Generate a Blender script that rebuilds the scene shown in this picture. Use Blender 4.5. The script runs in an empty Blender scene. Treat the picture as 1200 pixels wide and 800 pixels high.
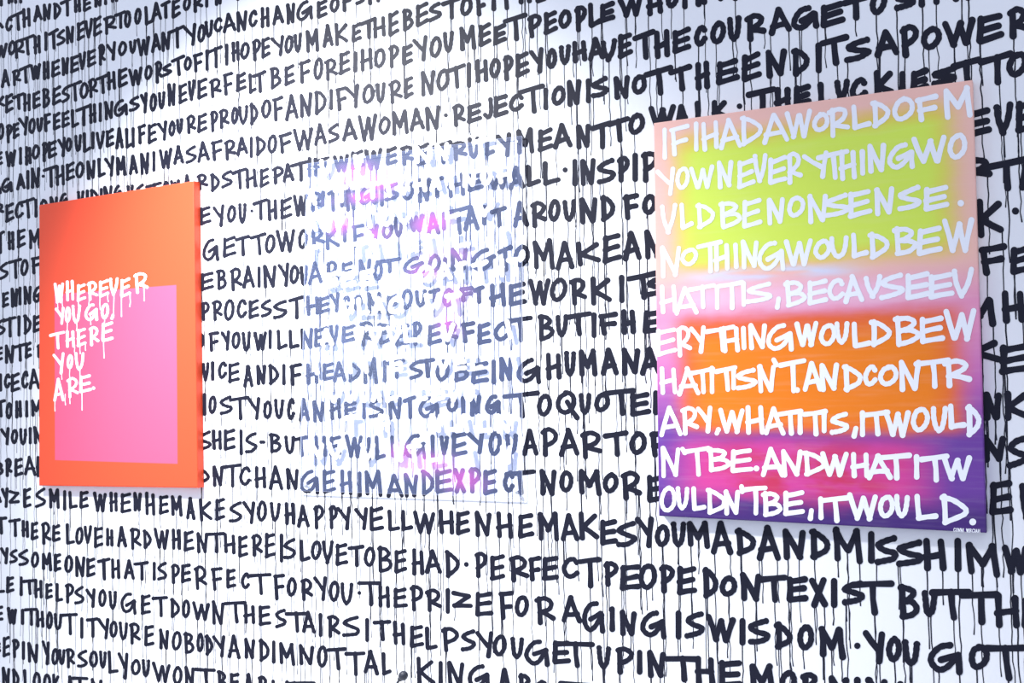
import bpy, math, random
from mathutils import Vector, Matrix

# ------------------------------------------------------------------ camera
scene = bpy.context.scene
COL = scene.collection
F_PX, CX, CY = 1220.0, 600.0, 400.0            # focal length in pixels of the 1200x800 frame
FLOOR = 1.115                                   # height of the wall origin above the floor
CAM = Vector((1.10434, -3.09445, 0.4348 + FLOOR))
YAW, PITCH, ROLL = 0.48476, 0.03478, -0.01812
FWD = Vector((-math.sin(YAW) * math.cos(PITCH), math.cos(YAW) * math.cos(PITCH), math.sin(PITCH)))
_r = Vector((math.cos(YAW), math.sin(YAW), 0.0))
_u = _r.cross(FWD)
RIGHT = _r * math.cos(ROLL) + _u * math.sin(ROLL)
UP = -_r * math.sin(ROLL) + _u * math.cos(ROLL)
cam_data = bpy.data.cameras.new('camera')
cam_data.sensor_width = 36.0
cam_data.lens = F_PX / 1200.0 * 36.0
cam_data.clip_start = 0.05
cam = bpy.data.objects.new('camera', cam_data)
m = Matrix((RIGHT, UP, -FWD)).transposed().to_4x4()
m.translation = CAM
cam.matrix_world = m
COL.objects.link(cam)
scene.camera = cam

# ------------------------------------------------------------------ light
scene.view_settings.view_transform = 'Standard'
scene.view_settings.look = 'None'
scene.view_settings.gamma = 1.0
scene.view_settings.use_curve_mapping = False
scene.view_settings.exposure = 0.0

world = bpy.data.worlds.new('room_light')
world.use_nodes = True
bg = world.node_tree.nodes['Background']
bg.inputs['Color'].default_value = (0.75, 0.82, 1.0, 1)
bg.inputs['Strength'].default_value = 0.98
scene.world = world


def lamp(name, kind, loc, target, power, color, **kw):
    d = bpy.data.lights.new(name, kind)
    d.energy = power
    d.color = color
    for k, v in kw.items():
        setattr(d, k, v)
    o = bpy.data.objects.new(name, d)
    o.location = loc
    o.rotation_euler = (Vector(target) - Vector(loc)).to_track_quat('-Z', 'Y').to_euler()
    COL.objects.link(o)
    return o


# ceiling gallery spot aimed at the clear panel, and an unseen cool area light added behind left for the panel's glare
lamp('gallery_spot', 'SPOT', (-1.90, -1.75, 2.45 + FLOOR), (-1.24, 0.0, 0.03 + FLOOR), 980,
     (0.97, 0.98, 1.0), spot_size=math.radians(80), spot_blend=1.0, shadow_soft_size=0.10)
lamp('panel_glare_light', 'AREA', (-3.5, -3.4, 0.75 + FLOOR), (-1.0, 0.0, 0.5 + FLOOR), 12,
     (0.62, 0.76, 1.0), shape='RECTANGLE', size=0.6, size_y=0.9)


def wall_point(px, py, y=0.0):
    """Where the sight line through a pixel of the photograph meets the plane at depth y."""
    d = FWD * F_PX + RIGHT * (px - CX) - UP * (py - CY)
    return CAM + d * ((y - CAM.y) / d.y)


def wall_pixel(p):
    d = Vector(p) - CAM
    z = d.dot(FWD)
    return CX + F_PX * d.dot(RIGHT) / z, CY - F_PX * d.dot(UP) / z


# ------------------------------------------------------------------ materials
def new_mat(name):
    mt = bpy.data.materials.new(name)
    mt.use_nodes = True
    nt = mt.node_tree
    return mt, nt, nt.nodes['Principled BSDF']


def plain(name, color, rough=0.5, spec=0.5, bump=0.0, bscale=200, metallic=0.0):
    mt, nt, b = new_mat(name)
    b.inputs['Base Color'].default_value = (*color, 1)
    b.inputs['Roughness'].default_value = rough
    b.inputs['Specular IOR Level'].default_value = spec
    b.inputs['Metallic'].default_value = metallic
    if bump:
        tc = nt.nodes.new('ShaderNodeTexCoord')
        n = nt.nodes.new('ShaderNodeTexNoise')
        n.inputs['Scale'].default_value = bscale
        n.inputs['Detail'].default_value = 3
        bp = nt.nodes.new('ShaderNodeBump')
        bp.inputs['Strength'].default_value = bump
        bp.inputs['Distance'].default_value = 0.002
        nt.links.new(tc.outputs['Object'], n.inputs['Vector'])
        nt.links.new(n.outputs['Fac'], bp.inputs['Height'])
        nt.links.new(bp.outputs['Normal'], b.inputs['Normal'])
    return mt


class N:
    """A little expression builder over shader nodes."""
    def __init__(self, nt):
        self.nt = nt

    def link(self, a, sock):
        if isinstance(a, (int, float)):
            sock.default_value = a
        elif isinstance(a, tuple):
            sock.default_value = (*a, 1) if len(a) == 3 else a
        else:
            self.nt.links.new(a, sock)

    def math(self, op, a, b=0.0, c=None):
        n = self.nt.nodes.new('ShaderNodeMath')
        n.operation = op
        self.link(a, n.inputs[0])
        self.link(b, n.inputs[1])
        if c is not None:
            self.link(c, n.inputs[2])
        return n.outputs[0]

    def ramp01(self, x, a, b):
        n = self.nt.nodes.new('ShaderNodeMapRange')
        n.interpolation_type = 'SMOOTHSTEP'
        self.link(x, n.inputs['Value'])
        n.inputs['From Min'].default_value = a
        n.inputs['From Max'].default_value = b
        return n.outputs['Result']

    def band(self, x, a, b, s):
        """1 between a and b with soft shoulders of width s."""
        return self.math('MULTIPLY', self.ramp01(x, a - s, a + s), self.math('SUBTRACT', 1.0, self.ramp01(x, b - s, b + s)))

    def mix(self, f, a, b):
        n = self.nt.nodes.new('ShaderNodeMix')
        n.data_type = 'RGBA'
        self.link(f, n.inputs[0])
        self.link(a, n.inputs[6])
        self.link(b, n.inputs[7])
        return n.outputs[2]

    def noise(self, vec, scale, detail=3, sx=1, sy=1):
        mp = self.nt.nodes.new('ShaderNodeMapping')
        mp.inputs['Scale'].default_value = (sx, sy, 1)
        self.nt.links.new(vec, mp.inputs['Vector'])
        n = self.nt.nodes.new('ShaderNodeTexNoise')
        n.inputs['Scale'].default_value = scale
        n.inputs['Detail'].default_value = detail
        self.nt.links.new(mp.outputs['Vector'], n.inputs['Vector'])
        return n.outputs['Fac']

    def uv(self):
        n = self.nt.nodes.new('ShaderNodeUVMap')
        s = self.nt.nodes.new('ShaderNodeSeparateXYZ')
        self.nt.links.new(n.outputs['UV'], s.inputs[0])
        return n.outputs['UV'], s.outputs['X'], s.outputs['Y']


def srgb(r, g, b):
    def f(c):
        c /= 255.0
        return c / 12.92 if c <= 0.04045 else ((c + 0.055) / 1.055) ** 2.4
    return (f(r), f(g), f(b))


M_WALL = plain('white_wall_paint', (0.86, 0.865, 0.89), 0.8, 0.12, 0.08, 140)
M_BLACK = plain('black_marker_paint', (0.011, 0.012, 0.025), 0.5, 0.18)
M_DRIP = plain('black_paint_drip', (0.016, 0.017, 0.030), 0.5, 0.18)
M_WHITE = plain('white_marker_paint', (0.88, 0.89, 0.94), 0.55, 0.3)
M_FLOOR = plain('pale_concrete', (0.55, 0.56, 0.58), 0.5, 0.4, 0.2, 30)
M_STEEL = plain('brushed_steel', (0.75, 0.76, 0.78), 0.3, 0.5, metallic=1.0)
M_MIC = plain('dark_grey_foam', (0.022, 0.025, 0.038), 0.38, 0.5, 0.5, 500)
M_CABLE = plain('black_rubber', (0.02, 0.02, 0.03), 0.45, 0.5)


def canvas_weave(nt, b):
    n = N(nt)
    tc = nt.nodes.new('ShaderNodeTexCoord')
    w = nt.nodes.new('ShaderNodeTexNoise')
    w.inputs['Scale'].default_value = 350
    nt.links.new(tc.outputs['Object'], w.inputs['Vector'])
    bp = nt.nodes.new('ShaderNodeBump')
    bp.inputs['Strength'].default_value = 0.12
    bp.inputs['Distance'].default_value = 0.001
    nt.links.new(w.outputs['Fac'], bp.inputs['Height'])
    nt.links.new(bp.outputs['Normal'], b.inputs['Normal'])
    return n


def make_orange(sq):
    """Orange canvas with a pink square; sq = (u0, u1, v0, v1)."""
    mt, nt, b = new_mat('orange_and_pink_canvas')
    n = canvas_weave(nt, b)
    _, u, v = n.uv()
    inside = n.math('MULTIPLY', n.band(u, sq[0], sq[1], 0.002), n.band(v, sq[2], sq[3], 0.0015))
    col = n.mix(inside, C_ORANGE, C_PINK)
    n.link(col, b.inputs['Base Color'])
    b.inputs['Roughness'].default_value = 0.42
    b.inputs['Specular IOR Level'].default_value = 0.35
    return mt


C_ORANGE = (0.88, 0.083, 0.028)
C_PINK = (0.84, 0.10, 0.20)


def make_field():
    """Soft horizontal colour fields: yellow-green over pink over orange over magenta, peach to violet borders."""
    mt, nt, b = new_mat('colour_field_canvas')
    n = canvas_weave(nt, b)
    vec, u, v0 = n.uv()
    wob = n.noise(vec, 6.0, 3, 1.0, 3.0)
    wob2 = n.noise(vec, 3.0, 2, 1.2, 9.0)
    v = n.math('ADD', v0, n.math('MULTIPLY', n.math('SUBTRACT', wob, 0.5), 0.035))
    uu = n.math('ADD', u, n.math('MULTIPLY', n.math('SUBTRACT', wob2, 0.5), 0.02))
    # border, from the top (v = 1) to the bottom
    col = n.mix(n.ramp01(v, 0.62, 0.50), P['peach'], P['rose'])
    col = n.mix(n.ramp01(v, 0.50, 0.30), col, P['orchid'])
    col = n.mix(n.ramp01(v, 0.36, 0.20), col, P['violet'])
    col = n.mix(n.ramp01(v, 0.10, 0.015), col, P['purple'])
    # yellow-green field with an orange rim
    rim = n.math('MULTIPLY', n.band(uu, 0.085, 0.945, 0.055), n.band(v, 0.615, 0.955, 0.025))
    col = n.mix(rim, col, P['amber'])
    grn = n.math('MULTIPLY', n.band(uu, 0.115, 0.915, 0.055), n.band(v, 0.635, 0.925, 0.026))
    col = n.mix(grn, col, P['lime'])
    # pale blue and orange streaks where the fields meet
    blue = n.math('MULTIPLY', n.band(uu, 0.16, 0.62, 0.12), n.band(v, 0.585, 0.608, 0.016))
    col = n.mix(n.math('MULTIPLY', blue, n.ramp01(wob2, 0.30, 0.55)), col, P['sky'])
    # light pink band
    pnk = n.math('MULTIPLY', n.band(uu, 0.10, 0.90, 0.08), n.band(v, 0.515, 0.572, 0.022))
    col = n.mix(n.math('MULTIPLY', pnk, 0.85), col, P['lightpink'])
    # orange field
    rr = n.math('MULTIPLY', n.band(uu, 0.085, 0.945, 0.05), n.band(v, 0.215, 0.498, 0.022))
    col = n.mix(rr, col, P['redorange'])
    org = n.math('MULTIPLY', n.band(uu, 0.14, 0.90, 0.06), n.band(v, 0.235, 0.455, 0.03))
    col = n.mix(org, col, P['orange'])
    # magenta field
    mag = n.math('MULTIPLY', n.band(uu, 0.09, 0.84, 0.09), n.band(v, 0.060, 0.195, 0.025))
    col = n.mix(mag, col, P['magenta'])
    red = n.math('MULTIPLY', n.band(uu, 0.24, 0.72, 0.14), n.band(v, 0.06, 0.19, 0.05))
    col = n.mix(n.math('MULTIPLY', red, n.ramp01(wob, 0.38, 0.62)), col, P['crimson'])
    # brush streaks
    st = n.noise(vec, 5.0, 4, 1.0, 16.0)
    col = n.mix(n.math('MULTIPLY', n.ramp01(st, 0.45, 0.8), 0.06), col, (0.95, 0.85, 0.75))
    n.link(col, b.inputs['Base Color'])
    b.inputs['Roughness'].default_value = 0.5
    b.inputs['Specular IOR Level'].default_value = 0.3
    return mt


P = {k: tuple(v) for k, v in dict(
    peach=(0.90, 0.52, 0.44), rose=(0.80, 0.30, 0.48), orchid=(0.55, 0.14, 0.44), violet=(0.155, 0.05, 0.32),
    purple=(0.060, 0.022, 0.17), amber=(0.82, 0.56, 0.10), lime=(0.68, 0.84, 0.10), sky=(0.62, 0.74, 0.95),
    lightpink=(0.90, 0.52, 0.66), redorange=(0.80, 0.13, 0.035), orange=(0.88, 0.215, 0.007),
    magenta=(0.64, 0.055, 0.29), crimson=(0.58, 0.035, 0.10)).items()}


def make_panel():
    """Clear acrylic: see-through, glossy, with a faint bluish film and pink sprayed patches."""
    mt = bpy.data.materials.new('clear_acrylic')
    mt.use_nodes = True
    nt = mt.node_tree
    nt.nodes.clear()
    n = N(nt)
    vec, u, v = n.uv()
    out = nt.nodes.new('ShaderNodeOutputMaterial')
    tr = nt.nodes.new('ShaderNodeBsdfTransparent')
    tr.inputs['Color'].default_value = (0.97, 0.98, 1.0, 1)
    film = nt.nodes.new('ShaderNodeBsdfDiffuse')
    gl = nt.nodes.new('ShaderNodeBsdfGlossy')
    gl.inputs['Roughness'].default_value = 0.22
    patches = None
    for (cu, cv, ru, rv) in PATCHES:
        a = n.math('DIVIDE', n.math('SUBTRACT', u, cu), ru)
        c = n.math('DIVIDE', n.math('SUBTRACT', v, cv), rv)
        d = n.math('SQRT', n.math('ADD', n.math('MULTIPLY', a, a), n.math('MULTIPLY', c, c)))
        e = n.math('SUBTRACT', 1.0, n.ramp01(d, 0.15, 1.15))
        patches = e if patches is None else n.math('MAXIMUM', patches, e)
    cloud = n.noise(vec, 7.0, 4)
    pm = n.math('MULTIPLY', patches, n.ramp01(cloud, 0.25, 0.6))
    n.link(n.mix(pm, (0.38, 0.50, 1.0), (0.92, 0.20, 0.85)), film.inputs['Color'])
    amount = n.math('ADD', n.math('MULTIPLY', n.ramp01(cloud, 0.2, 0.8), 0.07), n.math('ADD', 0.07, n.math('MULTIPLY', pm, 0.24)))
    m1 = nt.nodes.new('ShaderNodeMixShader')
    n.link(amount, m1.inputs[0])
    nt.links.new(tr.outputs[0], m1.inputs[1])
    nt.links.new(film.outputs[0], m1.inputs[2])
    fr = nt.nodes.new('ShaderNodeFresnel')
    fr.inputs['IOR'].default_value = 1.49
    m2 = nt.nodes.new('ShaderNodeMixShader')
    geo = nt.nodes.new('ShaderNodeNewGeometry')
    n.link(n.math('MULTIPLY', fr.outputs[0], n.math('SUBTRACT', 1.0, geo.outputs['Backfacing'])), m2.inputs[0])
    nt.links.new(m1.outputs[0], m2.inputs[1])
    nt.links.new(gl.outputs[0], m2.inputs[2])
    nt.links.new(m2.outputs[0], out.inputs['Surface'])
    return mt


PATCHES = []          # (u, v, radius u, radius v), filled where the panel is built


# ------------------------------------------------------------------ object helpers
def tag(o, label=None, cat=None, group=None, kind=None):
    for k, v in (('label', label), ('category', cat), ('group', group), ('kind', kind)):
        if v:
            o[k] = v
    return o


def thing(name, loc, label, cat):
    o = bpy.data.objects.new(name, None)
    o.location = loc
    o.empty_display_size = 0.05
    COL.objects.link(o)
    return tag(o, label, cat)


def mesh_obj(name, verts, faces, mats, parent=None, uvs=None, mat_ids=None, smooth=False):
    """Link one mesh; verts are in world space and stored relative to the thing's base."""
    off = Vector((0, 0, 0))
    p = parent
    while p is not None:
        off += Vector(p.location)
        p = p.parent
    me = bpy.data.meshes.new(name)
    me.from_pydata([tuple(Vector(v) - off) for v in verts], [], faces)
    for mt in (mats if isinstance(mats, (list, tuple)) else [mats]):
        me.materials.append(mt)
    if uvs:
        lay = me.uv_layers.new(name='UVMap')
        for poly in me.polygons:
            for li in poly.loop_indices:
                lay.data[li].uv = uvs[me.loops[li].vertex_index]
    if mat_ids:
        for i, poly in enumerate(me.polygons):
            poly.material_index = mat_ids[i]
    if smooth:
        me.polygons.foreach_set('use_smooth', [True] * len(me.polygons))
    me.update()
    o = bpy.data.objects.new(name, me)
    COL.objects.link(o)
    if parent:
        o.parent = parent
    return o


def tube(path, radii, seg=14):
    """Closed tube round a 3-D path."""
    vs, fs = [], []
    n = len(path)
    for i, p in enumerate(path):
        p = Vector(p)
        t = (Vector(path[min(i + 1, n - 1)]) - Vector(path[max(i - 1, 0)])).normalized()
        a = t.cross(Vector((0.3, 0.9, 0.2))).normalized()
        b = t.cross(a)
        for k in range(seg):
            w = 2 * math.pi * k / seg
            vs.append(p + (a * math.cos(w) + b * math.sin(w)) * radii[i])
    for i in range(n - 1):
        for k in range(seg):
            k2 = (k + 1) % seg
            fs.append((i * seg + k, i * seg + k2, (i + 1) * seg + k2, (i + 1) * seg + k))
    fs.append(tuple(range(seg))[::-1])
    fs.append(tuple((n - 1) * seg + k for k in range(seg)))
    return vs, fs


# ------------------------------------------------------------------ hand lettering
# strokes in a unit box, y up; 's' = smooth curve, 'l' = straight
GLYPH = {
    'A': ['l 0 0 .42 1', 'l .42 1 1 .02', 'l .10 .27 .84 .34'],
    'B': ['l .10 1 .16 0', 's 0 .95 .5 .97 .82 .82 .62 .62 .2 .50', 's .2 .50 .75 .50 1 .30 .7 .10 .14 .0'],
    'C': ['s .95 .80 .74 1 .30 .86 0 .42 .22 .04 .62 .02 1 .24'],
    'D': ['l .10 1 .15 0', 's .0 .98 .45 .88 .92 .62 .98 .46 .8 .26 .10 .0'],
    'E': ['l .10 .94 .08 .02', 'l .10 .86 .94 1', 'l .09 .43 .90 .56', 'l .08 .0 1 .13'],
    'F': ['l .10 .93 .22 0', 'l 0 .92 1 1', 'l .14 .42 .92 .51'],
    'G': ['s .66 1 .36 .92 .06 .58 .02 .24 .28 .02 .62 .16 .94 .62', 'l .38 .40 .93 .64', 'l .94 .64 1 0'],
    'H': ['l .06 1 .12 0', 'l .88 .97 .97 .02', 'l .02 .40 .94 .52'],
    'I': ['l .38 1 .62 0'],
    'J': ['s .76 1 .84 .40 .70 .08 .42 .0 .0 .14'],
    'K': ['l .10 1 .16 0', 'l .90 .92 .14 .44', 'l .20 .46 1 .12'],
    'L': ['l .06 1 .14 .03', 'l .14 .02 1 .14'],
    'M': ['l .04 .98 .10 .04', 'l .04 .98 .50 .36', 'l .50 .36 .86 1', 'l .86 1 1 0'],
    'N': ['l .06 1 .12 0', 'l .06 1 .80 .04', 'l .80 .04 .96 .98'],
    'O': ['s .56 .99 .20 .84 .0 .40 .20 .05 .56 .02 .92 .30 .98 .68 .76 .96 .48 .98'],
    'P': ['l .14 .96 .22 0', 's .0 .90 .50 1 .98 .84 .86 .58 .16 .36'],
    'Q': ['s .46 .98 .12 .80 .0 .50 .16 .26 .46 .24 .76 .44 .80 .74 .62 .96 .40 .97', 'l .44 .62 .98 0'],
    'R': ['l .14 .94 .20 0', 's .0 .90 .46 1 .86 .86 .74 .60 .18 .38', 'l .26 .42 1 .24'],
    'S': ['s .86 1 .40 .86 .08 .66 .42 .50 .92 .36 .84 .18 .50 .06 .08 0'],
    'T': ['l 0 .86 1 1', 'l .52 .93 .58 0'],
    'V': ['s 0 .98 .14 .48 .46 .0', 's .44 .0 .82 .45 1 1'],
    'U': ['s 0 1 .05 .58 .20 .14 .46 .0', 's .44 .0 .72 .13 .88 .5 .97 .99'],
    'W': ['l 0 1 .30 .02', 'l .30 .02 .54 .88', 'l .54 .88 .76 0', 'l .76 0 1 .98'],
    'X': ['l 0 .96 1 .04', 'l .9 1 .18 0'],
    'Y': ['l 0 .96 .74 .44', 'l .94 1 .76 0'],
    'Z': ['l .02 .98 .92 .86', 'l .92 .86 .08 .06', 'l .08 .06 1 .14'],
    '-': ['l 0 .40 1 .60'],
    ',': ['l .9 1 .1 0'],
    'q': ['l .1 1 .9 0'],
}


def spline(pts, k=6):
    out = []
    n = len(pts)
    for i in range(n - 1):
        p0, p1, p2, p3 = pts[max(i - 1, 0)], pts[i], pts[i + 1], pts[min(i + 2, n - 1)]
        for j in range(k):
            t = j / k
            out.append(tuple(0.5 * (2 * b + (c - a) * t + (2 * a - 5 * b + 4 * c - d) * t * t + (3 * b - a - 3 * c + d) * t ** 3)
                             for a, b, c, d in zip(p0, p1, p2, p3)))
    out.append(pts[-1])
    return out


class Ink:
    """Collects flat marker strokes as one mesh."""
    def __init__(self):
        self.v, self.f, self.lift = [], [], 0

    def disc(self, c, r, put, n=12):
        self.lift = (self.lift + 1) % 9
        d = Vector((0, -2.2e-5 * self.lift, 0))
        b = len(self.v)
        for k in range(n):
            w = 2 * math.pi * k / n
            self.v.append(Vector(put(c[0] + r * math.cos(w), c[1] - r * math.sin(w))) + d)
        self.f.append(tuple(range(b, b + n)))

    def stroke(self, pts, radii, put):
        """One ribbon with round ends, lying a hair above the strokes under it."""
        self.lift = (self.lift + 1) % 9
        d = Vector((0, -2.2e-5 * self.lift, 0))
        n = len(pts)
        b = len(self.v)
        for i in range(n):
            (x0, y0), (x1, y1) = pts[max(i - 1, 0)], pts[min(i + 1, n - 1)]
            l = math.hypot(x1 - x0, y1 - y0) or 1e-9
            nx, ny = -(y1 - y0) / l, (x1 - x0) / l
            x, y = pts[i]
            d = Vector((0, -2.2e-5 * self.lift - 1.5e-4 * i / n, 0))
            self.v += [Vector(put(x + nx * radii[i], y + ny * radii[i])) + d, Vector(put(x - nx * radii[i], y - ny * radii[i])) + d]
        for i in range(n - 1):
            k = b + 2 * i
            self.f.append((k, k + 2, k + 3, k + 1))
        for i, sgn in ((0, -1), (n - 1, 1)):
            (x0, y0), (x1, y1) = pts[max(i - 1, 0)], pts[min(i + 1, n - 1)]
            ang = math.atan2(y1 - y0, x1 - x0)
            x, y = pts[i]
            d = Vector((0, -2.2e-5 * self.lift - 1.5e-4 * i / n, 0))
            c = len(self.v)
            for k in range(1, 7):
                w = ang + math.pi / 2 - sgn * math.pi * k / 7
                self.v.append(Vector(put(x + radii[i] * math.cos(w), y + radii[i] * math.sin(w))) + d)
            left, right = b + 2 * i, b + 2 * i + 1
            cap = (left, *range(c, c + 6), right)
            self.f.append(cap if sgn < 0 else cap[::-1])

    def build(self, name, mat, parent):
        return mesh_obj(name, self.v, self.f, mat, parent)


def parse(rowtext):
    prev = '  '
    for tok in rowtext.split(' '):
        ch = tok[0]
        if ch == 'V' and prev[1] in 'OQBRHTD' and prev != 'LO':      # the rounder letter of YOU, QUOTE, BUT
            ch = 'U'
        prev = prev[1] + tok[0]
        yield (ch, *map(float, tok[1:].split('/')))


def letter(ink, rng, ch, x0, x1, yt, yb, r, put, slope, jit=0.03):
    """One hand-lettered character filling its box; returns the low points paint runs from."""
    if ch == '.':
        c = ((x0 + x1) / 2, (yt + yb) / 2)
        ink.disc(c, max((x1 - x0 + yb - yt) / 4, r), put, 14)
        return []
    if ch not in "I,q-" and x1 - x0 < 4.7 * r:
        x0, x1 = (x0 + x1) / 2 - 2.35 * r, (x0 + x1) / 2 + 2.35 * r
    w, h = max(x1 - x0 - 2 * r, 0.1), max(yb - yt - 2 * r, 0.1)
    strokes = []
    for s in GLYPH[ch]:
        t = s.split()
        p = [(float(t[i]), float(t[i + 1])) for i in range(1, len(t), 2)]
        j = jit if ch not in 'I' else 0.0
        p = [(a + rng.uniform(-j, j), b + rng.uniform(-j, j)) for a, b in p]
        if t[0] == 's':
            p = spline(p)
        else:
            (a, b), (c, d) = p
            bow = rng.uniform(-0.02, 0.02)
            p = [(a, b), ((a + c) / 2 + bow, (b + d) / 2 + bow), (c, d)]
        strokes.append([(a * w, -b * h + slope * a * w) for a, b in p])
    xs = [p[0] for s in strokes for p in s]
    ys = [p[1] for s in strokes for p in s]
    ax, bx, ay, by = min(xs), max(xs), min(ys), max(ys)
    sx = w / (bx - ax) if bx - ax > 0.35 * w else 1.0
    sy = h / (by - ay) if by - ay > 0.3 * h else 1.0
    cx, cy = (ax + bx) / 2, (ay + by) / 2
    mx, my = (x0 + x1) / 2, (yt + yb) / 2
    lows = []
    for s in strokes:
        q = [(mx + (p[0] - cx) * sx, my + (p[1] - cy) * sy) for p in s]
        rad = [r * (1 + 0.07 * math.sin(i * 1.7 + x0)) * (1.10 if i in (0, len(q) - 1) else 1.0) for i in range(len(q))]
        ink.stroke(q, rad, put)
        low = max(q, key=lambda p: p[1])
        if low[1] > yb - 0.42 * (yb - yt):
            lows.append(low)
    return lows


def drip(ink, rng, x, z, length, r, y):
    """A thin run of paint straight down the surface (metres)."""
    n = max(3, int(length / 0.025))
    pts = [(x + rng.uniform(-1, 1) * 0.0009 * min(i, 3), z - length * i / n) for i in range(n + 1)]
    rad = [r * (1.0 - 0.35 * i / n) for i in range(n + 1)]
    rad[-1] = r * 1.05
    ink.stroke(pts, rad, lambda a, b: (a, y, b))


def lerp_table(tab, x):
    if x <= tab[0][0]:
        return tab[0][1]
    for (a, va), (b, vb) in zip(tab, tab[1:]):
        if x <= b:
            return va + (vb - va) * (x - a) / (b - a)
    return tab[-1][1]


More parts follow.
